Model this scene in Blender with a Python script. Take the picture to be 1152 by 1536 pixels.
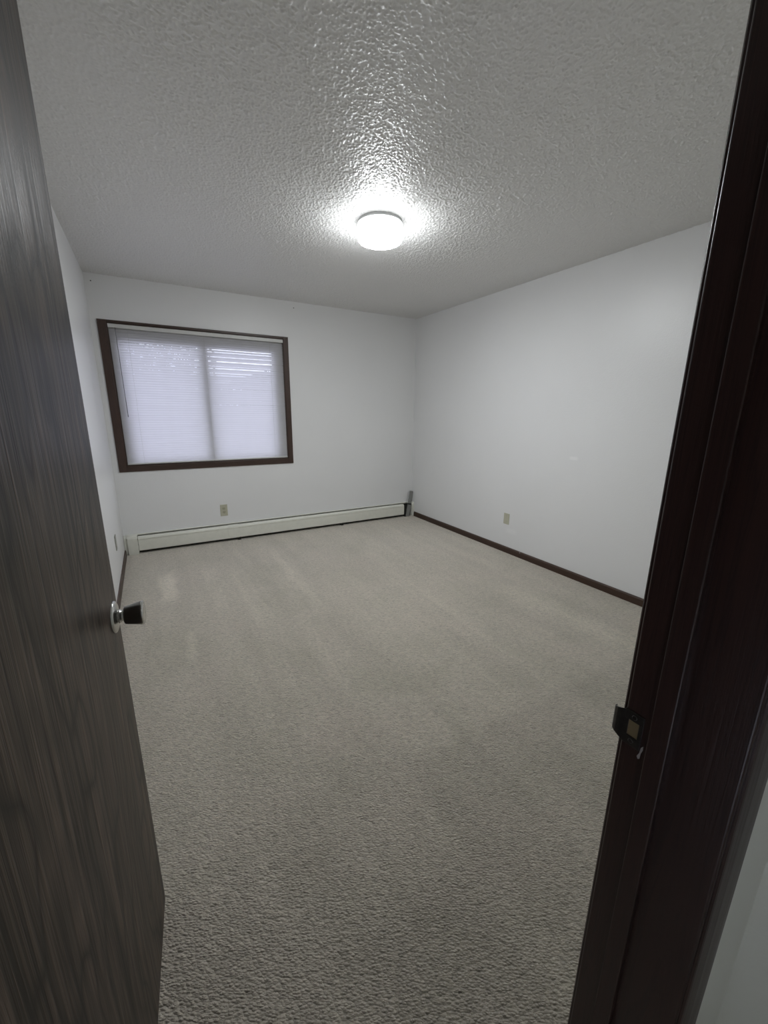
import bpy, bmesh, math, random
import numpy as np
from mathutils import Matrix, Vector

for o in list(bpy.data.objects): bpy.data.objects.remove(o)
S = bpy.context.scene
C = S.collection
random.seed(4)

# ------------------------------------------------------------------ camera
H = 2.44; L = -.329; R = 2.957; D = 4.413          # ceiling, left, right, back wall
Y0 = .270                                          # room face of the door wall
HW = .128                                          # hall face of the door wall
X0 = .583                                          # strike jamb face
cam = bpy.data.cameras.new('camera'); co = bpy.data.objects.new('camera', cam); C.objects.link(co)
cam.sensor_fit = 'HORIZONTAL'; cam.sensor_width = 36; cam.lens = 605.177 / 1152 * 36
cam.clip_start = .02; cam.clip_end = 200
r = (0.86858853, -0.49545536, 0.00882921); u = (0.1125758, 0.21464697, 0.97018213); w = (0.48257711, 0.84169511, -0.24221617)
co.matrix_world = Matrix(((r[0], u[0], -w[0], 0), (r[1], u[1], -w[1], 0), (r[2], u[2], -w[2], 1.3547), (0, 0, 0, 1)))
S.camera = co

# ------------------------------------------------------------------ world, light, exposure
wd = bpy.data.worlds.new('overcast_sky'); S.world = wd; wd.use_nodes = True
bg = wd.node_tree.nodes['Background']; bg.inputs[0].default_value = (.80, .83, 1.0, 1); bg.inputs[1].default_value = 4.2
HALL_POWER = 1.0
LAMP = 143.0
ld = bpy.data.lights.new('hall_fill_light', 'AREA'); ld.shape = 'DISK'; ld.size = .3; ld.energy = HALL_POWER; ld.color = (1, .99, .95)  # unseen fill light, added to brighten the hall walls
lo = bpy.data.objects.new('hall_fill_light', ld); C.objects.link(lo); lo.location = (-.25, -.32, 2.40)
vs = S.view_settings
vs.view_transform = 'Standard'; vs.look = 'None'; vs.gamma = 1; vs.use_curve_mapping = False; vs.exposure = 0.0

# ------------------------------------------------------------------ materials
def mat(name, col=(.8, .8, .8), rough=.5, metal=0, spec=.5):
    m = bpy.data.materials.new(name); m.use_nodes = True
    b = m.node_tree.nodes['Principled BSDF']
    b.inputs['Base Color'].default_value = (*col, 1); b.inputs['Roughness'].default_value = rough
    b.inputs['Metallic'].default_value = metal; b.inputs['Specular IOR Level'].default_value = spec
    return m, m.node_tree, b
def N(t, kind, **kw):
    n = t.nodes.new(kind)
    for k, v in kw.items():
        if k in n.inputs: n.inputs[k].default_value = v
        else: setattr(n, k, v)
    return n
def coords(t, scale=(1, 1, 1), rot=(0, 0, 0), src='Object'):
    tc = N(t, 'ShaderNodeTexCoord'); mp = N(t, 'ShaderNodeMapping', Scale=scale, Rotation=rot)
    t.links.new(tc.outputs[src], mp.inputs[0]); return mp.outputs[0]
def noise(t, vec, scale, detail=3, rough=.5, dist=0):
    n = N(t, 'ShaderNodeTexNoise', Scale=scale, Detail=detail, Roughness=rough, Distortion=dist)
    t.links.new(vec, n.inputs['Vector']); return n.outputs['Fac']
def voro(t, vec, scale, rnd=1.0, smooth=False):
    n = N(t, 'ShaderNodeTexVoronoi', Scale=scale, Randomness=rnd)
    if smooth: n.feature = 'SMOOTH_F1'; n.inputs['Smoothness'].default_value = .6
    t.links.new(vec, n.inputs['Vector']); return n.outputs['Distance']
def ramp(t, fac, stops):
    n = N(t, 'ShaderNodeValToRGB'); e = n.color_ramp.elements
    while len(e) < len(stops): e.new(.5)
    for q, (p, c) in zip(e, stops):
        q.position = p; q.color = (*c, 1) if isinstance(c, tuple) else (c, c, c, 1)
    t.links.new(fac, n.inputs[0]); return n.outputs[0]
def math_(t, op, a, b=None, c=None, clamp=False):
    n = N(t, 'ShaderNodeMath', operation=op, use_clamp=clamp)
    for i, v in enumerate((a, b, c)):
        if v is None: continue
        if isinstance(v, (int, float)): n.inputs[i].default_value = v
        else: t.links.new(v, n.inputs[i])
    return n.outputs[0]
def mix(t, fac, a, b, mode='MIX'):
    n = N(t, 'ShaderNodeMix', data_type='RGBA', blend_type=mode)
    for s, v in ((n.inputs[0], fac), (n.inputs[6], a), (n.inputs[7], b)):
        if isinstance(v, (int, float)): s.default_value = v
        elif isinstance(v, tuple): s.default_value = (*v, 1)
        else: t.links.new(v, s)
    return n.outputs[2]
def bump(t, b, h, dist, strength=1, prev=None):
    n = N(t, 'ShaderNodeBump', Strength=strength, Distance=dist)
    t.links.new(h, n.inputs['Height'])
    if prev: t.links.new(prev, n.inputs['Normal'])
    t.links.new(n.outputs[0], b.inputs['Normal']); return n.outputs[0]
def box_mask(t, vec, axes, lo, hi, soft):
    """soft rectangle in object space on the two given axes"""
    sp = N(t, 'ShaderNodeSeparateXYZ'); t.links.new(vec, sp.inputs[0]); out = None
    for a, l_, h_, s_ in zip(axes, lo, hi, soft):
        for edge, sg in ((l_, 1), (h_, -1)):
            m = N(t, 'ShaderNodeMapRange', interpolation_type='SMOOTHSTEP')
            t.links.new(sp.outputs[a], m.inputs[0])
            m.inputs[1].default_value = edge - s_ * sg; m.inputs[2].default_value = edge + s_ * sg
            out = m.outputs[0] if out is None else math_(t, 'MULTIPLY', out, m.outputs[0])
    return out

# painted drywall, faint roller stipple, slight sheen
def wall_mat(name, col=(.835, .838, .838), rough=.33, patches=()):
    m, t, b = mat(name, col, rough, spec=.42)
    v = coords(t)
    c = mix(t, ramp(t, noise(t, v, 1.1, 4), [(.3, .965), (.7, 1.0)]), (0, 0, 0), col)
    t.nodes[-1].name
    for (axes, lo_, hi_, soft, pc, amt) in patches:
        k = math_(t, 'MULTIPLY', box_mask(t, v, axes, lo_, hi_, soft), amt)
        c = mix(t, k, c, pc)
    t.links.new(c, b.inputs['Base Color'])
    bump(t, b, noise(t, v, 130, 3, .6), .0016, .55)
    return m
M_wall = wall_mat('white_wall_paint')
M_wall_r = wall_mat('white_wall_paint_patched', patches=(
    ((1, 2), (2.045, .985), (2.115, 1.012), (.012, .006), (.95, .95, .95), .5),
    ((1, 2), (2.60, .205), (2.72, .25), (.03, .012), (.93, .93, .93), .3)))
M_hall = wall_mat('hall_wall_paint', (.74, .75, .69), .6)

# popcorn ceiling: the granules are real relief in the ceiling mesh, this adds only their fine grain
m, t, b = mat('popcorn_ceiling', (.85, .85, .83), .34, spec=.62); M_ceil = m
v = coords(t)
h2 = noise(t, v, 330, 3, .6)
bump(t, b, h2, .0012, .6)
t.links.new(mix(t, h2, (.72, .715, .70), (.84, .835, .82)), b.inputs['Base Color'])

# carpet: short twisted pile with vacuum and foot marks in the nap
m, t, b = mat('beige_carpet', (.45, .4, .33), 1.0, spec=.05); M_carpet = m
v = coords(t)
def rot_scaled(t, ang, sc):
    m1 = N(t, 'ShaderNodeMapping', Scale=sc); t.links.new(coords(t, (1, 1, 1), (0, 0, ang)), m1.inputs[0]); return m1.outputs[0]
va = rot_scaled(t, .5205, (.60, 1.15, 1))        # tufts lie slightly across the doorway
fine = voro(t, va, 170, 1.0)
mid = noise(t, va, 78, 3, .62, .9)
speck = noise(t, v, 330, 2, .7)
tuft = ramp(t, mid, [(.36, .72), (.47, .93), (.56, 1.05), (.68, 1.19)])
base = ramp(t, speck, [(.3, (.475, .425, .355)), (.5, (.585, .530, .450)), (.72, (.70, .645, .555))])
base = mix(t, 1.0, base, tuft, 'MULTIPLY')
tracks = noise(t, coords(t, (7.5, .75, 1)), 1.0, 3, .55, .5)
base = mix(t, 1.0, base, ramp(t, tracks, [(.30, .90), (.47, .97), (.6, 1.02), (.72, 1.10)]), 'MULTIPLY')
blot = noise(t, v, 2.3, 4, .6, .8)
base = mix(t, 1.0, base, ramp(t, blot, [(.32, (.90, .91, .88)), (.5, (.99, .99, .98)), (.7, (1.05, 1.03, 1.03))]), 'MULTIPLY')
wv = noise(t, v, 9, 2)
off = N(t, 'ShaderNodeVectorMath', operation='SCALE'); off.inputs['Scale'].default_value = .10
nc = N(t, 'ShaderNodeTexNoise', Scale=6.0); t.links.new(v, nc.inputs['Vector'])
t.links.new(nc.outputs['Color'], off.inputs[0])
vw = N(t, 'ShaderNodeVectorMath', operation='ADD'); t.links.new(v, vw.inputs[0]); t.links.new(off.outputs[0], vw.inputs[1])
vwo = vw.outputs[0]
for lo_, hi_, soft, k in (((-.1, -.2), (1.2, .95), (.35, .4), .84), ((.75, -.2), (3.2, 1.13), (.12, .035), .86), ((.42, .95), (.80, 1.45), (.16, .2), .93), ((-.02, 3.15), (.10, 3.72), (.03, .12), 1.36),  # first box darkens the doorway carpet, painting in the light's falloff
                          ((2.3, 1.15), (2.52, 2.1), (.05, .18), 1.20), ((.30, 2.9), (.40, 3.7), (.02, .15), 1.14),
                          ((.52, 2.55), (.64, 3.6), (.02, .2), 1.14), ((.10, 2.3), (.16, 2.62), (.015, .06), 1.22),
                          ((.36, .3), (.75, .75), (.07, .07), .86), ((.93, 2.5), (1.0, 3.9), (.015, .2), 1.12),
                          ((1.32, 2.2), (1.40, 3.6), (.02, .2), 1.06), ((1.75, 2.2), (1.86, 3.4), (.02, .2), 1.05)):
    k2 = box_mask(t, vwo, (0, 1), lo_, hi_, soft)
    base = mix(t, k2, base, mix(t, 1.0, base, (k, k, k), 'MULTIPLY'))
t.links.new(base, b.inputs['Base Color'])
hgt = math_(t, 'ADD', math_(t, 'MULTIPLY', fine, -.9), mid)
bump(t, b, hgt, .010, .8)
b.inputs['Sheen Weight'].default_value = .9; b.inputs['Sheen Roughness'].default_value = .45; b.inputs['Sheen Tint'].default_value = (1, .96, .88, 1)

# wood helpers: long vertical or lengthwise grain
def wood(name, dark, light, rough, scale=(14, 14, .7), coat=0.0, ring=9, spec=.5, bmp=.0006):
    m, t, b = mat(name, light, rough, spec=spec)
    v = coords(t, scale)
    n1 = noise(t, v, 1.2, 4, .6, 1.4)
    v2 = coords(t, (scale[0] * 9, scale[1] * 9, scale[2] * 3)); n2 = noise(t, v2, 1.5, 5, .7)
    rings = math_(t, 'FRACT', math_(t, 'MULTIPLY', n1, ring))
    rg = ramp(t, rings, [(0.0, 0.0), (.12, .55), (.8, .9), (1.0, 0.1)])
    f = math_(t, 'MULTIPLY', math_(t, 'ADD', math_(t, 'MULTIPLY', rg, .55), math_(t, 'MULTIPLY', n2, .75)), .9, clamp=True)
    big = noise(t, coords(t, (scale[0] * .25, scale[1] * .25, scale[2] * .8)), 1.3, 3)
    f = math_(t, 'MULTIPLY', f, math_(t, 'ADD', math_(t, 'MULTIPLY', big, .9), .55), clamp=True)
    t.links.new(mix(t, f, dark, light), b.inputs['Base Color'])
    t.links.new(math_(t, 'ADD', math_(t, 'MULTIPLY', n2, .25), rough - .12), b.inputs['Roughness'])
    b.inputs['Coat Weight'].default_value = coat; b.inputs['Coat Roughness'].default_value = .22
    bump(t, b, n2, bmp, .6)
    return m
# flat sawn oak veneer: cathedral figure plus fine open pores
m, t, b = mat('oak_veneer_door', (.05, .04, .035), .42); M_door = m
v = coords(t)
wrp = noise(t, coords(t, (2.6, 1, .9)), 1.0, 3, .5)
sx = N(t, 'ShaderNodeSeparateXYZ'); t.links.new(v, sx.inputs[0])
fld = math_(t, 'ADD', math_(t, 'MULTIPLY', sx.outputs[0], 9.0), math_(t, 'MULTIPLY', wrp, 10.0))
tri = math_(t, 'PINGPONG', fld, .5)
fig = ramp(t, tri, [(.0, .12), (.10, .7), (.30, 1.0), (.5, .6)])
pore = noise(t, coords(t, (190, 190, 5.0)), 1.0, 4, .65, .2)
pr2 = ramp(t, pore, [(.34, .45), (.50, .95), (.7, 1.15)])
strk = ramp(t, noise(t, coords(t, (46, 46, 1.1)), 1.0, 4, .62, 1.6), [(.36, .10), (.46, .62), (.58, 1.25), (.70, 1.9)])
f = mix(t, 1.0, mix(t, 1.0, fig, pr2, 'MULTIPLY'), strk, 'MULTIPLY')
t.links.new(mix(t, 1.0, f, (.082, .060, .046), 'MULTIPLY'), b.inputs['Base Color'])
b.inputs['Specular IOR Level'].default_value = .22
t.links.new(math_(t, 'ADD', math_(t, 'MULTIPLY', pore, .28), .24), b.inputs['Roughness'])
bump(t, b, f, .0006, .6)
M_jamb = wood('dark_stained_jamb', (.006, .003, .003), (.036, .015, .012), .38, scale=(22, 22, .8), coat=.12, spec=.35)
M_trimw = wood('dark_stained_casing', (.016, .009, .007), (.070, .038, .027), .42, scale=(20, 20, 1.0))
M_base = wood('dark_stained_baseboard', (.016, .009, .006), (.075, .040, .026), .42, scale=(20, .9, 20))
M_trimh = wood('dark_stained_casing_lengthwise', (.016, .009, .007), (.070, .038, .027), .42, scale=(1.0, 20, 20))

def plain(name, col, rough=.5, metal=0, var=.06, scale=30, bmp=0.0, spec=.5):
    m, t, b = mat(name, col, rough, metal, spec)
    v = coords(t); n = noise(t, v, scale, 3)
    lo_ = tuple(c * (1 - var) for c in col); hi_ = tuple(min(1, c * (1 + var)) for c in col)
    t.links.new(mix(t, n, lo_, hi_), b.inputs['Base Color'])
    if bmp: bump(t, b, n, bmp, .5)
    return m
M_heat = plain('cream_heater_enamel', (.80, .80, .72), .42)
M_dark = plain('dark_heater_interior', (.020, .020, .017), .8)
M_fin = plain('dull_heater_fins', (.10, .10, .085), .5, .6)
M_greymet = plain('grey_galvanised_strip', (.26, .265, .25), .5, .1, .2, 60)
M_ivory = plain('ivory_plate', (.52, .51, .40), .35)
M_ivory2 = plain('ivory_receptacle', (.42, .41, .30), .35)
M_slot = plain('black_slot', (.02, .02, .018), .6)
M_plateg = plain('grey_ivory_plate', (.30, .30, .26), .35)
M_chrome = plain('satin_steel', (.62, .62, .60), .24, 1.0, .08, 80)
M_knob = plain('worn_dark_steel', (.20, .195, .19), .27, 1.0, .15, 60)
M_brassdark = plain('tarnished_strike_steel', (.060, .056, .052), .38, .9, .2, 90)
M_rawwood = plain('bare_wood_mortise', (.16, .12, .06), .8)
M_chip = plain('chipped_pale_wood', (.28, .26, .25), .8)
M_vinyl = plain('white_window_frame', (.62, .62, .60), .4)
M_rail = plain('white_blind_rail', (.62, .62, .60), .4)
M_wandm = plain('clear_grey_wand', (.16, .16, .17), .2)
M_cord = plain('blind_cord', (.60, .60, .58), .8)
M_lampmetal = plain('white_lamp_canopy', (.55, .56, .55), .4)
M_nail = plain('dark_nail', (.10, .10, .10), .5, .5)

# thin translucent blind slats
m = bpy.data.materials.new('white_blind_slat'); m.use_nodes = True; t = m.node_tree; M_slat = m
b = t.nodes['Principled BSDF']; b.inputs['Base Color'].default_value = (.66, .66, .655, 1); b.inputs['Roughness'].default_value = .45
tr = N(t, 'ShaderNodeBsdfTranslucent', Color=(.80, .78, .86, 1)); ms = N(t, 'ShaderNodeMixShader', Fac=.40)
v = coords(t); n = noise(t, v, 12, 2)
t.links.new(mix(t, n, (.63, .63, .62), (.69, .69, .685)), b.inputs['Base Color'])
t.links.new(b.outputs[0], ms.inputs[1]); t.links.new(tr.outputs[0], ms.inputs[2])
t.links.new(ms.outputs[0], t.nodes['Material Output'].inputs['Surface'])
# glass
m, t, b = mat('window_glass', (.95, .97, .96), .02); M_glass = m
b.inputs['Transmission Weight'].default_value = 1; b.inputs['IOR'].default_value = 1.05
# lamp glass: the drum gives off light
m, t, b = mat('lit_opal_glass', (.9, .9, .9), .3); M_opal = m
b.inputs['Emission Color'].default_value = (.945, .975, 1.0, 1); 
sp_ = N(t, 'ShaderNodeSeparateXYZ'); t.links.new(coords(t), sp_.inputs[0])
mr = N(t, 'ShaderNodeMapRange', interpolation_type='SMOOTHSTEP'); t.links.new(sp_.outputs[2], mr.inputs[0])
for i_, v_ in enumerate((-.058, -.114, LAMP * .018, LAMP)): mr.inputs[i_ + 1].default_value = v_
t.links.new(mr.outputs[0], b.inputs['Emission Strength'])      # bulb sits low in the drum, the canopy end glows less
# outside
M_lawn = plain('pale_winter_ground', (.50, .50, .50), .9, 0, .2, 1.5)
M_leaf = plain('dark_leaves', (.045, .06, .035), .7, 0, .4, 3)
M_bark = plain('grey_bark', (.10, .085, .07), .9, 0, .3, 8, .01)
M_soffit = plain('soffit_boards', (.35, .33, .30), .7)

# ------------------------------------------------------------------ mesh helpers
def link(name, bm, m, parent=None, smooth=False):
    me = bpy.data.meshes.new(name); bm.normal_update(); bm.to_mesh(me); bm.free()
    for mm in (m if isinstance(m, (list, tuple)) else [m]): me.materials.append(mm)
    if smooth:
        for p in me.polygons: p.use_smooth = True
    o = bpy.data.objects.new(name, me); C.objects.link(o)
    if parent: o.parent = parent
    return o
def empty(name, loc=(0, 0, 0)):
    o = bpy.data.objects.new(name, None); C.objects.link(o); o.location = loc; o.empty_display_size = .05
    return o
def tag(o, label, cat=None, group=None, kind=None):
    if label: o['label'] = label
    if cat: o['category'] = cat
    if group: o['group'] = group
    if kind: o['kind'] = kind
    return o
def addbox(bm, a, b, bev=0, seg=2, mi=0):
    x0, y0, z0 = a; x1, y1, z1 = b
    vs_ = [bm.verts.new(p) for p in ((x0, y0, z0), (x1, y0, z0), (x1, y1, z0), (x0, y1, z0), (x0, y0, z1), (x1, y0, z1), (x1, y1, z1), (x0, y1, z1))]
    fs = [bm.faces.new([vs_[i] for i in q]) for q in ((0, 3, 2, 1), (4, 5, 6, 7), (0, 1, 5, 4), (1, 2, 6, 5), (2, 3, 7, 6), (3, 0, 4, 7))]
    for f in fs: f.material_index = mi
    if bev:
        es = {e for f in fs for e in f.edges}
        bmesh.ops.bevel(bm, geom=list(es), offset=bev, segments=seg, profile=.5, affect='EDGES')
def box(name, a, b, m, parent=None, bev=0, seg=2):
    bm = bmesh.new(); addbox(bm, a, b, bev, seg)
    return link(name, bm, m, parent)
def prism(name, prof, axis, a0, a1, m, parent=None, smooth=False):
    """closed profile (list of 2D points) swept along an axis. axis 0: pts=(y,z); 1: (x,z); 2: (x,y)"""
    bm = bmesh.new()
    def P(q, a):
        return ((a, q[0], q[1]), (q[0], a, q[1]), (q[0], q[1], a))[axis]
    A = [bm.verts.new(P(q, a0)) for q in prof]; B = [bm.verts.new(P(q, a1)) for q in prof]; n = len(prof)
    for i in range(n): bm.faces.new((A[i], A[(i + 1) % n], B[(i + 1) % n], B[i]))
    bm.faces.new(A[::-1]); bm.faces.new(B)
    bmesh.ops.recalc_face_normals(bm, faces=bm.faces)
    return link(name, bm, m, parent, smooth)
def lathe_bm(bm, prof, org, ax, n=48):
    """prof: (radius, distance along ax)"""
    ax = Vector(ax).normalized(); s = ax.orthogonal().normalized(); q = ax.cross(s); org = Vector(org); rings = []
    for rr, d in prof:
        if rr < 1e-6: rings.append([bm.verts.new(org + ax * d)])
        else: rings.append([bm.verts.new(org + ax * d + (s * math.cos(a) + q * math.sin(a)) * rr) for a in [2 * math.pi * k / n for k in range(n)]])
    for A, B in zip(rings, rings[1:]):
        for k in range(n):
            k2 = (k + 1) % n
            if len(A) == 1: bm.faces.new((A[0], B[k2], B[k]))
            elif len(B) == 1: bm.faces.new((A[k], A[k2], B[0]))
            else: bm.faces.new((A[k], A[k2], B[k2], B[k]))
    bmesh.ops.recalc_face_normals(bm, faces=bm.faces)
def lathe(name, prof, org, ax, m, parent=None, n=48, smooth=True):
    bm = bmesh.new(); lathe_bm(bm, prof, org, ax, n)
    o = link(name, bm, m, parent, smooth)
    if smooth:
        o.data.set_sharp_from_angle(angle=math.radians(38))
    return o

# ------------------------------------------------------------------ room shell
ZT = H + .12; WT = .14
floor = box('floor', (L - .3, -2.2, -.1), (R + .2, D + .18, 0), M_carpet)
tag(floor, 'beige short pile carpet with pale vacuum tracks and foot marks', 'floor', kind='structure')
def popcorn(x0, x1, y0, y1):
    rg = np.random.default_rng(7)
    dx = .0034; nx = int((x1 - x0) / dx) + 1; X = np.linspace(x0, x1, nx)
    ys = [y0]
    while ys[-1] < y1: ys.append(ys[-1] + .0031 + .0034 * max(0, (ys[-1] - 1.4)) / 3)
    Y = np.array(ys); Y[-1] = y1; ny = len(Y)
    nb = int((x1 - x0) * (y1 - y0) / .000072)
    bx = rg.uniform(x0, x1, nb); by = rg.uniform(y0, y1, nb)
    clump = np.sin(bx * 41 + np.sin(by * 53) * 1.7) * np.sin(by * 47 + np.sin(bx * 61) * 1.9)
    br = rg.uniform(.0027, .0056, nb) * (1 + .15 * clump); bh = .0018 + .0024 * rg.random(nb) ** 1.5
    Z = np.zeros((ny, nx)); ix = np.rint((bx - x0) / (X[1] - X[0])).astype(int); iy = np.searchsorted(Y, by)
    for j in range(-3, 4):
        for i in range(-3, 4):
            gx = ix + i; gy = iy + j; ok = (gx >= 0) & (gx < nx) & (gy >= 0) & (gy < ny)
            gx = gx[ok]; gy = gy[ok]; d2 = ((X[gx] - bx[ok]) ** 2 + (Y[gy] - by[ok]) ** 2) / br[ok] ** 2
            np.maximum.at(Z, (gy, gx), bh[ok] * np.clip(1 - d2, 0, 1) ** .6)
    Z[0] = Z[-1] = 0; Z[:, 0] = Z[:, -1] = 0
    P = np.empty((ny, nx, 3)); P[..., 0] = X[None]; P[..., 1] = Y[:, None]; P[..., 2] = H - Z
    base = (np.arange(ny - 1)[:, None] * nx + np.arange(nx - 1)[None]).ravel()
    Q = np.stack([base, base + nx, base + nx + 1, base + 1], 1)     # faces look down
    me = bpy.data.meshes.new('ceiling'); me.vertices.add(nx * ny + 8); me.loops.add(Q.size + 20); me.polygons.add(len(Q) + 5)
    box_v = np.array([(x, y, z) for z in (H, H + .1) for x, y in ((x0, y0), (x1, y0), (x1, y1), (x0, y1))])
    n0 = nx * ny
    box_f = np.array([(4, 5, 6, 7), (0, 1, 5, 4), (1, 2, 6, 5), (2, 3, 7, 6), (3, 0, 4, 7)]) + n0
    me.vertices.foreach_set('co', np.concatenate([P.reshape(-1, 3), box_v]).ravel())
    me.loops.foreach_set('vertex_index', np.concatenate([Q, box_f]).ravel().astype(np.int32))
    me.polygons.foreach_set('loop_start', (np.arange(len(Q) + 5) * 4).astype(np.int32))
    me.polygons.foreach_set('use_smooth', np.r_[np.ones(len(Q), bool), np.zeros(5, bool)])
    me.update(); me.validate(); me.materials.append(M_ceil)
    o = bpy.data.objects.new('ceiling', me); C.objects.link(o); return o
ceil = popcorn(L - .02, R + .02, Y0 - .02, D + .02)
tag(ceil, 'off white popcorn textured ceiling of the bedroom', 'ceiling', kind='structure')
box_l = box('wall_left', (L - .12, Y0 - .14, 0), (L, D + .18, H), M_wall)
tag(box_l, 'narrow strip of white left wall seen past the door edge', 'wall', kind='structure')
wr_ = box('wall_right', (R, Y0 - .14, 0), (R + .12, D + .18, H), M_wall_r)
tag(wr_, 'white right wall with a soft lamp sheen and small touch up mark', 'wall', kind='structure')
WX0, WX1, WZ0, WZ1 = -.222, 1.310, .836, 2.075      # window opening
bm = bmesh.new()
addbox(bm, (L, D, 0), (WX0, D + WT, H)); addbox(bm, (WX1, D, 0), (R, D + WT, H))
addbox(bm, (WX0, D, 0), (WX1, D + WT, WZ0)); addbox(bm, (WX0, D, WZ1), (WX1, D + WT, H))
tag(link('wall_back', bm, M_wall), 'white back wall around the blind covered window', 'wall', kind='structure')
# wall with the doorway (opening from XJ to X0)
XJ = -.180; JT = .019; DH = 2.045
bm = bmesh.new()
addbox(bm, (L - .12, HW + .003, 0), (XJ - JT, Y0, H)); addbox(bm, (X0 + JT, HW + .003, 0), (R, Y0, H)); addbox(bm, (XJ - JT, HW + .003, DH + JT), (X0 + JT, Y0, H))
tag(link('wall_front', bm, M_hall), 'dim grey wall beside the doorway on the hall side', 'wall', kind='structure')
# hall
HX = .852; HL = -.95; HB = -1.9
bm = bmesh.new(); addbox(bm, (HX, HB, 0), (HX + .12, HW + .003, H))
tag(link('wall_hall_right', bm, M_hall), 'pale grey hall wall meeting the doorway wall in a corner at right', 'wall', kind='structure')
bm = bmesh.new(); addbox(bm, (HL - .1, HB, 0), (HL, HW + .003, H)); addbox(bm, (HL, HW + .003, 0), (L - .12, HW + .1, H))
tag(link('wall_hall_left', bm, M_hall), 'hall wall to the left of the doorway', 'wall', kind='structure')
tag(box('wall_hall_back', (HL - .1, HB - .1, 0), (HX + .12, HB, H), M_hall), 'hall wall across from the bedroom doorway', 'wall', kind='structure')
tag(box('ceiling_hall', (HL - .1, HB - .1, H), (HX + .12, Y0 - .02, H + .1), M_hall), 'plain hall ceiling in front of the doorway', 'ceiling', kind='structure')

# baseboards with eased top
def base_profile(x, s, h=.060, d=.012):
    return [(x, 0), (x + s * d, 0), (x + s * d, h - .010), (x + s * (d - .004), h - .002), (x + s * (d - .007), h), (x, h)]
o = prism('baseboard_right', base_profile(R, -1), 1, Y0 + .012, D - .075, M_base); tag(o, 'dark brown wooden baseboard along the right wall with a small nick', 'baseboard', kind='structure')
box('nick', (R - .0135, 2.515, .047), (R - .0118, 2.527, .060), M_chip, o)
o = prism('baseboard_left', base_profile(L, 1), 1, Y0 + .012, D - .075, M_base); tag(o, 'dark brown wooden baseboard along the left wall', 'baseboard', kind='structure')

# ------------------------------------------------------------------ door frame (strike side on the right)
fr = empty('trim_1', (X0, Y0, 0)); tag(fr, 'dark reddish brown door frame with strike plate at right of the doorway', 'door frame', kind='structure')
def part(o): 
    o.parent = fr; o.matrix_parent_inverse = fr.matrix_world.inverted(); return o
bpy.context.view_layer.update()
def P_(name, a, b, bev, m=M_jamb):
    return part(box(name, a, b, m, None, bev, 3))
P_('jamb', (X0, HW, 0), (X0 + JT, Y0, DH), .0028)
P_('jamb', (XJ - JT, HW, 0), (XJ, Y0, DH), .0028)
P_('jamb', (XJ - JT, HW, DH), (X0 + JT, Y0, DH + JT), .0028)
P_('door_stop', (X0 - .011, .204, 0), (X0 + .001, .2305, DH), .002)
P_('door_stop', (XJ - .001, .204, 0), (XJ + .011, .2305, DH), .002)
P_('door_stop', (XJ, .204, DH - .011), (X0, .2305, DH + .001), .002)
def casing(side, face, sgn, x_in, name='casing'):
    """ranch casing: thin rounded inner edge, thicker outer. side=+1 grows to +x"""
    y = lambda d: face + sgn * d
    x = lambda a: x_in + side * a
    pr_ = [(x(0), y(0)), (x(0), y(.0045)), (x(.0015), y(.0065)), (x(.004), y(.0075)), (x(.020), y(.0105)), (x(.045), y(.012)), (x(.054), y(.012)), (x(.057), y(.0095)), (x(.057), y(0))]
    return part(prism(name, pr_, 2, 0, DH + .06, M_jamb))
casing(1, Y0, 1, X0 + .006); casing(-1, Y0, 1, XJ - .006)
casing(1, HW + .003, -1, X0 + .006); casing(-1, HW + .003, -1, XJ - .006)
P_('casing', (XJ - .063, Y0, DH + .006), (X0 + .063, Y0 + .011, DH + .063), .003)
P_('casing', (XJ - .063, HW - .008, DH + .006), (X0 + .063, HW + .003, DH + .063), .003)
# strike plate with curved lip, latch hole, screws
zc = .893
bm = bmesh.new()
xf = X0 - .0018
addbox(bm, (xf, .2425, zc + .013), (X0 + .001, .270, zc + .029), .0006, 1)
addbox(bm, (xf, .2425, zc - .029), (X0 + .001, .270, zc - .013), .0006, 1)
addbox(bm, (xf, .2425, zc - .0135), (X0 + .001, .2480, zc + .0135), .0004, 1)
addbox(bm, (xf, .2630, zc - .0135), (X0 + .001, .270, zc + .0135), .0004, 1)
# lip: curved sheet round the arris
pts = [(xf, .269), (xf - .0004, .2755), (xf + .0002, .2810), (xf + .0022, .2855), (xf + .0052, .2878), (xf + .0085, .2880)]
th = .0016
zs = [(zc - .0215, 0), (zc - .0235, 1)]
inner = pts; outer = [(px + .0015, py - .0010) for px, py in pts]
ring = inner + outer[::-1]
def zext(py, top):
    k = max(0, min(1, (py - .269) / .019)); return (.0275 - .009 * k) if top else -(.0275 - .009 * k)
A = [bm.verts.new((x_, y_, zc + zext(y_, False))) for x_, y_ in ring]; B = [bm.verts.new((x_, y_, zc + zext(y_, True))) for x_, y_ in ring]
for i in range(len(ring)):
    j = (i + 1) % len(ring); bm.faces.new((A[i], A[j], B[j], B[i]))
bm.faces.new(A[::-1]); bm.faces.new(B)
bmesh.ops.recalc_face_normals(bm, faces=bm.faces)
sp = part(link('strike_plate', bm, M_brassdark)); sp['label'] = 'tarnished steel strike plate with curved lip'
def sub(o, par):
    o.parent = par; return o
h_ = sub(box('latch_hole', (X0 - .0006, .2478, zc - .0135), (X0 + .0006, .2632, zc + .0135), M_rawwood), sp); h_['label'] = 'bare yellowish wood in the latch hole'
for dz in (-.0205, .0205):
    sub(lathe('screw', [(0, .0012), (.0030, .0010), (.0040, 0)], (xf, .2555, zc + dz), (-1, 0, 0), M_brassdark, n=16), sp)
bm = bmesh.new()
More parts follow.
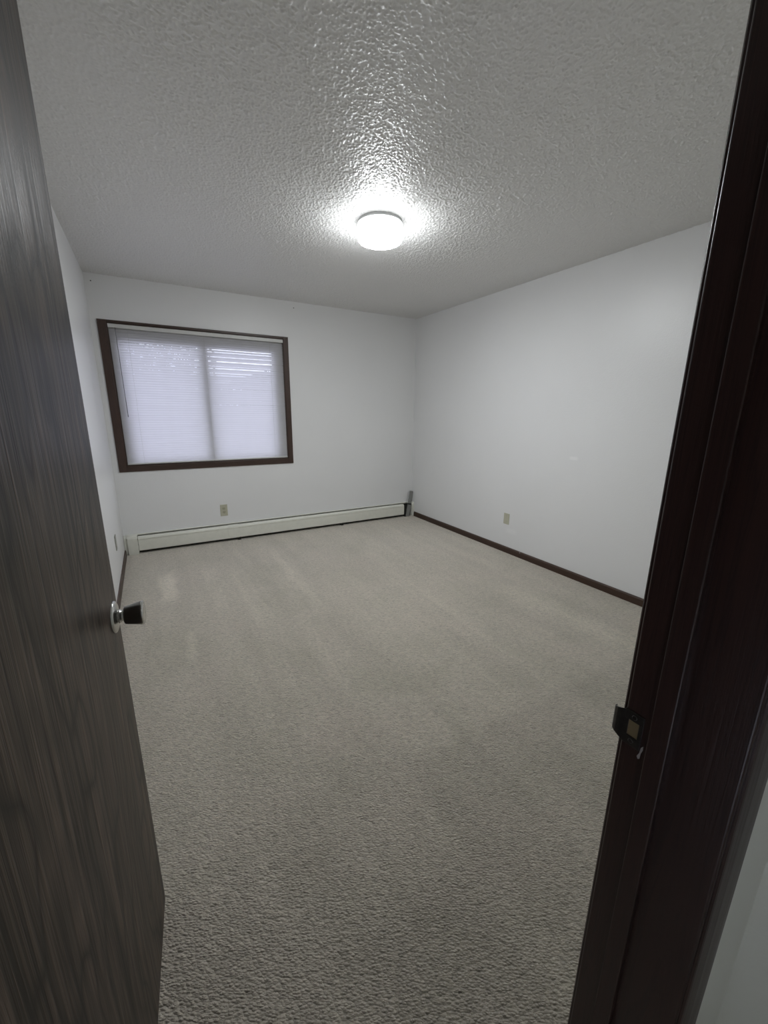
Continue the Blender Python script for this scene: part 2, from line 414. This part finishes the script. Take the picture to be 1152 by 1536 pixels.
poly = [(.2380, .876), (.2405, .872), (.2415, .862), (.2440, .855), (.2420, .851), (.2400, .853), (.2395, .862), (.2375, .870)]
A = [bm.verts.new((X0 - .0010, y_, z_)) for y_, z_ in poly]; B = [bm.verts.new((X0 + .0004, y_, z_)) for y_, z_ in poly]
for i in range(len(poly)): bm.faces.new((A[i], A[(i + 1) % len(poly)], B[(i + 1) % len(poly)], B[i]))
bm.faces.new(A); bm.faces.new(B[::-1]); bmesh.ops.recalc_face_normals(bm, faces=bm.faces)
cp = part(link('chip', bm, M_chip)); cp['label'] = 'pale chip in the dark stain below the strike plate'

# ------------------------------------------------------------------ door leaf, opened into the room
DW, DT = .762, .035
door = empty('door_1', (-.1775 - .0, .276, 0)); tag(door, 'brown oak veneer slab door standing open at left with round steel knob', 'door', kind='structure')
# local frame: x = along the leaf from hinge to free edge, y = into door thickness (left), z up. visible face is y=0
ang = math.atan2(1.037 - .276, -.109 + .1775)
door.rotation_euler = (0, 0, ang)
bm = bmesh.new(); addbox(bm, (0.0, 0.0, .014), (DW, DT, 2.04), .0016, 2)
o = link('door_leaf', bm, M_door, door)
KX, KZ = DW - .050, .913
kn = lathe('door_knob', [(.0, .0005), (.0350, .0005), (.0350, .0025), (.0338, .0045), (.030, .0065), (.0205, .0085), (.0165, .010), (.0145, .0105), (0, .0105)],
           (KX, 0, KZ), (0, -1, 0), M_chrome, door)
kn['label'] = 'round steel door knob with dark tulip grip'
lathe('neck', [(.0150, .009), (.0150, .0125), (.0128, .0150), (.0112, .018), (.0112, .022), (.0125, .025)], (KX, 0, KZ), (0, -1, 0), M_chrome, kn, 40)
g = lathe('grip', [(.0, .0200), (.0160, .0200), (.0188, .0215), (.0200, .0250), (.0222, .0350), (.0246, .0455), (.0258, .0520), (.0258, .0540)], (KX, 0, KZ), (0, -1, 0), M_knob, kn)
g['label'] = 'dark worn tulip shaped grip'
lathe('knob_face', [(.0258, .0538), (.0262, .0552), (.0258, .0572), (.0238, .0586), (.0190, .0592), (.0150, .0584), (.0, .0580)], (KX, 0, KZ), (0, -1, 0), M_chrome, kn)
k2 = lathe('door_knob', [(.0, .0005), (.0335, .0005), (.0335, .0025), (.029, .0065), (.0145, .0105), (.0115, .018), (.0115, .030), (.0180, .034), (.0258, .064), (.0240, .0706), (0, .0700)],
           (KX, DT, KZ), (0, 1, 0), M_chrome, door)
bm = bmesh.new(); addbox(bm, (DW - .0004, .006, KZ - .028), (DW + .0012, .029, KZ + .028), .0005, 1); addbox(bm, (DW, .011, KZ - .009), (DW + .010, .024, KZ + .009), .002, 2)
link('latch', bm, M_chrome, door)
for hz in (.22, 1.02, 1.82):
    bm = bmesh.new(); lathe_bm(bm, [(0, 0), (.0062, 0), (.0062, .089), (0, .089)], (-.005, DT * .0 + .040, hz), (0, 0, 1), 20); addbox(bm, (-.0015, .004, hz), (.0004, .036, hz + .089))
    link('hinge', bm, M_brassdark, door)

# ------------------------------------------------------------------ window with casing boards, frame, panes
win = empty('window_1', ((WX0 + WX1) / 2, D, WZ0)); tag(win, 'window on the back wall with dark brown casing and closed white blind', 'window', kind='structure')
bpy.context.view_layer.update()
def wp(o): o.parent = win; o.matrix_parent_inverse = win.matrix_world.inverted(); return o
OX0, OX1, OZ0, OZ1 = -.282, 1.3565, .786, 2.091
yf = D - .012
def wb(name, a, b, m, bev=.002): return wp(box(name, a, b, m, None, bev, 2))
wb('casing', (OX0, yf, OZ0), (-.2175, D, OZ1), M_trimw); wb('casing', (1.3055, yf, OZ0), (OX1, D, OZ1), M_trimw)
wb('casing', (-.2185, yf + .001, OZ0), (1.3065, D, .8405), M_trimh); wb('casing', (-.2185, yf + .001, 2.071), (1.3065, D, OZ1), M_trimh)
# jamb lining
wb('jamb_lining', (WX0, D - .001, WZ0), (WX0 + .012, D + WT, WZ1), M_trimw, 0); wb('jamb_lining', (WX1 - .012, D - .001, WZ0), (WX1, D + WT, WZ1), M_trimw, 0)
wb('jamb_lining', (WX0 + .012, D - .001, WZ0), (WX1 - .012, D + WT, WZ0 + .012), M_trimh, 0); wb('jamb_lining', (WX0 + .012, D - .001, WZ1 - .012), (WX1 - .012, D + WT, WZ1), M_trimh, 0)
ya, yb = D + .040, D + .095
GX0, GX1, GZ0, GZ1, MX0, MX1 = -.146, 1.199, .878, 1.932, .500, .572
bm = bmesh.new()
addbox(bm, (WX0 + .012, ya, WZ0 + .012), (GX0, yb, WZ1 - .012), .002); addbox(bm, (GX1, ya, WZ0 + .012), (WX1 - .012, yb, WZ1 - .012), .002)
addbox(bm, (GX0, ya, WZ0 + .012), (GX1, yb, GZ0), .002); addbox(bm, (GX0, ya, GZ1), (GX1, yb, WZ1 - .012), .002)
addbox(bm, (MX0, ya, GZ0), (MX1, yb, GZ1), .002)
wp(link('window_frame', bm, M_vinyl))
wb('pane', (GX0 - .002, D + .066, GZ0 - .002), (MX0 + .002, D + .070, GZ1 + .002), M_glass, 0)
wb('pane', (MX1 - .002, D + .066, GZ0 - .002), (GX1 + .002, D + .070, GZ1 + .002), M_glass, 0)

# ------------------------------------------------------------------ horizontal blind
bl = empty('window_blind', (.545, D + .012, .845)); tag(bl, 'closed white mini blind with thin slats glowing in the dark framed window', 'window blind')
BX0, BX1 = -.2070, 1.2975
yc = D + .012
def bp(o): o.parent = bl; o.location = Vector(o.location) - bl.location; return o
def bbox(name, a, b, m, bev): 
    return bp(box(name, a, b, m, None, bev, 2))
bbox('headrail', (BX0 - .002, D - .018, 2.030), (BX1 + .002, D + .022, 2.0605), M_rail, .0015)
bbox('bottom_rail', (BX0, yc - .012, .8510), (BX1, yc + .010, .8640), M_rail, .003)
pitch = .0215; nsl = 54; z0 = .8745
wS = .0254
def slat_mesh(th):
    bm = bmesh.new(); k = 5; rows = []
    for i in range(k):
        s_ = (i / (k - 1) - .5) * wS; cr = .0012 * (1 - (2 * s_ / wS) ** 2)
        # room side edge low, outer edge high; crown towards the room and up
        y = s_ * math.cos(th) - cr * math.sin(th); z = s_ * math.sin(th) + cr * math.cos(th)
        rows.append([bm.verts.new((x_, y, z)) for x_ in (BX0, BX1)])
    for a_, b_ in zip(rows, rows[1:]): bm.faces.new((a_[0], b_[0], b_[1], a_[1]))
    me = bpy.data.meshes.new('slat'); bm.to_mesh(me); bm.free(); me.materials.append(M_slat)
    for p in me.polygons: p.use_smooth = True
    return me
variants = [slat_mesh(math.radians(a_)) for a_ in (60.9, 61.3, 61.6, 61.0, 61.4)]
for i in range(nsl):
    o = bpy.data.objects.new('slat', variants[random.randrange(5)]); C.objects.link(o); o.parent = bl
    o.location = (0 - bl.location.x, yc - bl.location.y, z0 + pitch * i - bl.location.z + random.uniform(-.0002, .0002))
    o.rotation_euler = (0, random.uniform(-.0008, .0008), 0)
for cx in (-.07, .545, 1.165):
    for dy in (-.0135, ):
        bm = bmesh.new(); lathe_bm(bm, [(0, 0), (.0007, 0), (.0007, 1.18), (0, 1.18)], (cx, yc + dy + .001, .858), (0, 0, 1), 6)
        o = link('ladder_cord', bm, M_cord); o.parent = bl; o.location = -bl.location
o = lathe('wand', [(0, 0), (.0030, .001), (.0034, .012), (.0026, .02), (.0026, .735), (.0016, .75), (0, .75)], (-.150, D - .026, 1.283), (-.010, .004, 1), M_wandm, None, 10)
bp(o)

# ------------------------------------------------------------------ outlets and cover plates
def plate(name, label, org, nrm, side, wdt, hgt, m, duplex=False):
    """org centre on wall, nrm outward axis index sign, built in local coords then rotated"""
    e = empty(name, org); e.rotation_euler = (0, 0, side); tag(e, label, 'outlet')
    # local: wall normal = -y
    bm = bmesh.new(); addbox(bm, (-wdt / 2, -.006, -hgt / 2), (wdt / 2, .0, hgt / 2), .0025, 3); link('cover_plate', bm, m, e)
    if duplex:
        for dz in (-.0195, .0195):
            bm = bmesh.new(); lathe_bm(bm, [(0, .0), (.0165, 0), (.0165, .0022), (.0155, .0030), (0, .0030)], (0, -.006, dz), (0, -1, 0), 28)
            for v_ in bm.verts: v_.co.z = dz + max(-.0125, min(.0125, v_.co.z - dz))
            rc = link('receptacle', bm, M_ivory2, e)
            bm = bmesh.new()
            addbox(bm, (-.0075, -.0094, dz - .001), (-.0055, -.0088, dz + .008)); addbox(bm, (.0050, -.0094, dz), (.0070, -.0088, dz + .007))
            lathe_bm(bm, [(0, 0), (.0024, 0), (.0024, .0006), (0, .0006)], (0, -.0088, dz - .0065), (0, -1, 0), 12)
            link('slots', bm, M_slot, rc)
        lathe('screw', [(0, .0012), (.0025, .001), (.0033, 0)], (0, -.006, 0), (0, -1, 0), M_chrome, e, 12)
    else:
        for dz in (-.030, .030):
            lathe('screw', [(0, .0012), (.0025, .001), (.0033, 0)], (0, -.006, dz), (0, -1, 0), M_chrome, e, 12)
    return e
plate('wall_outlet', 'ivory duplex outlet on the back wall below the window', (.588, D, .330), None, 0, .072, .122, M_ivory, True)
plate('blank_plate', 'ivory blank cover plate low on the right wall', (R, 2.729, .340), None, -math.pi / 2, .070, .108, M_ivory)
plate('side_outlet', 'greyish cover plate low on the left wall near the heater', (L, 3.650, .338), None, math.pi / 2, .070, .118, M_plateg)
for x_, lab in ((-.281, 'small nail high on the back wall above the left window corner'), (1.431, 'small nail high on the back wall right of the window')):
    o = lathe('nail', [(0, -.004), (.0016, -.004), (.0016, .009), (.0044, .0095), (.0047, .011), (.0023, .013), (0, .0135)], (x_, D, 2.379), (0, -1, -.15), M_nail, None, 16)
    tag(o, lab, 'nail', 'nails above the window')

# ------------------------------------------------------------------ hydronic baseboard heater
ht = empty('baseboard_heater', (1.31, D, 0)); tag(ht, 'long cream metal baseboard heater along the foot of the back wall', 'heater')
HXa, HXb = -.2110, 2.800
def hp(o): o.parent = ht; o.location = Vector(o.location) - ht.location; return o
hp(prism('back_plate', [(D, .02), (D - .003, .02), (D - .003, .176), (D - .020, .181), (D - .020, .184), (D,   .186)], 0, -.300, 2.925, M_heat))
def cover(x0, x1, name='front_cover', grow=0.0):
    g = grow; y = D - .062 - g
    pf = [(y, .036), (y, .136), (y + .006, .1375), (y + .006, .1400), (y + .001, .1415), (y + .001, .150), (y + .006, .160 + g), (y + .022, .1695 + g), (y + .034, .1700 + g), (y + .034, .1680), (y + .023, .1675), (y + .009, .158), (y + .006, .036), (y + .012, .030), (y + .010, .028)]
    return hp(prism(name, pf, 0, x0, x1, M_heat))
cover(HXa, .640); cover(.642, HXb)
s_ = cover(.606, .712, 'splice_plate', .0035)
# end cap at left, with a narrow filler to the wall
def cap(x0, x1, name, dep, top, lab=None):
    y = D - dep
    pf = [(D, 0.001), (y, .001), (y, top - .030), (y + .004, top - .016), (y + .016, top - .005), (y + .034, top), (D, top + .001)]
    o = hp(prism(name, pf, 0, x0, x1, M_heat))
    if lab: o['label'] = lab
    return o
cap(-.299, -.2145, 'end_cap', .0695, .187)
cap(-.3265, -.3015, 'wall_filler', .050, .180, 'narrow cream filler strip against the left wall')
cap(2.926, 2.955, 'end_cap', .066, .184)
# element: pipe and fins, seen in the gap at the right end and under the cover
bm = bmesh.new(); lathe_bm(bm, [(0, 0), (.0105, 0), (.0105, 3.16), (0, 3.16)], (-.26, D - .030, .085), (1, 0, 0), 16)
hp(link('pipe', bm, M_fin))
bm = bmesh.new(); x_ = -.19
while x_ < 2.83:
    addbox(bm, (x_, D - .052, .056), (x_ + .0008, D - .008, .116)); x_ += .011
o = hp(link('fins', bm, M_fin)); o['kind'] = 'stuff'
hp(box('dark_liner', (-.300, D - .006, .002), (2.925, D - .0032, .165), M_dark))
for x_ in (.70, 1.9, 2.815):
    bm = bmesh.new(); addbox(bm, (x_, D - .056, .001), (x_ + .030, D - .006, .050), .001, 1); addbox(bm, (x_ + .006, D - .056, .05), (x_ + .024, D - .050, .15))
    hp(link('bracket', bm, M_dark))
# grey strip stuck into the open end, leaning to the corner
bm = bmesh.new()
addbox(bm, (-.028, -.0015, 0), (.028, .0015, .340), .0005, 1)
for v_ in bm.verts:
    v_.co.x += .010 * (v_.co.z / .345) ** 2
o = link('metal_strip', bm, M_greymet); o.location = (2.856, D - .060, .002); o.rotation_euler = (-.10, .20, 0)
box('clip', (-.031, -.005, .158), (.031, .004, .174), M_dark, o, .001)  # dark band standing in for the heater lip's shadow gap
tag(o, 'dark grey metal strip standing in the open right end of the heater', 'metal strip')

# ------------------------------------------------------------------ ceiling lamp
LX, LY, LR = 1.322, 2.382, .135
lp = empty('ceiling_lamp', (LX, LY, H)); tag(lp, 'lit white glass drum lamp on the popcorn ceiling', 'ceiling lamp')
lathe('canopy', [(0, -.004), (LR - .006, -.004), (LR - .004, .004), (LR - .006, .016), (LR - .012, .018), (0, .018)], (0, 0, 0), (0, 0, -1), M_lampmetal, lp, 72)
lathe('glass_shade', [(LR - .016, .018), (LR - .002, .018), (LR, .024), (LR, .082), (LR - .003, .095), (LR - .011, .105), (LR - .026, .111), (LR - .06, .114), (0, .115)], (0, 0, 0), (0, 0, -1), M_opal, lp, 72)

# ------------------------------------------------------------------ outside the window
tag(box('ground_outside', (-14, D + .3, -.45), (18, 40, -.35), M_lawn), 'pale ground outside the window', 'ground', kind='structure')
tag(box('trim_2', (L - 1.2, D + WT, 2.30), (R + .6, D + WT + .50, 2.36), M_soffit), 'roof overhang outside above the window', 'soffit', kind='structure')
def tree(x, y, h, rad, n, label, seed, zlo):
    rnd = random.Random(seed); e = empty('tree', (x, y, -.35)); tag(e, label, 'tree', 'trees outside behind the blind')
    bm = bmesh.new(); lathe_bm(bm, [(0, 0), (.16, 0), (.12, .8), (.10, h * .5), (.05, h * .85), (0, h * .9)], (0, 0, 0), (.02, 0, 1), 10); link('trunk', bm, M_bark, e)
    bm = bmesh.new()
    for i in range(n):
        a = rnd.uniform(0, 6.283); q = rnd.random() ** .5; z = rnd.uniform(zlo, h); rr = rad * q * math.sqrt(max(.05, 1 - ((z - (zlo + h) / 2) / ((h - zlo) / 2 + .01)) ** 2))
        c_ = Vector((math.cos(a) * rr, math.sin(a) * rr, z)); d1 = Vector((rnd.gauss(0, 1), rnd.gauss(0, 1), rnd.gauss(0, 1))).normalized(); d2 = d1.orthogonal().normalized(); s = rnd.uniform(.05, .11)
        bm.faces.new([bm.verts.new(c_ + p) for p in (d1 * s, d2 * s * .5, -d1 * s, -d2 * s * .5)])
    o = link('foliage', bm, M_leaf, e); o['kind'] = 'stuff'
tree(-.4, 10.5, 4.6, 1.9, 7000, 'leafy tree showing as dapples through the left half of the blind', 3, .9)
tree(3.6, 11.5, 2.75, 2.3, 7000, 'low leafy tree behind the right half of the blind', 5, .5)
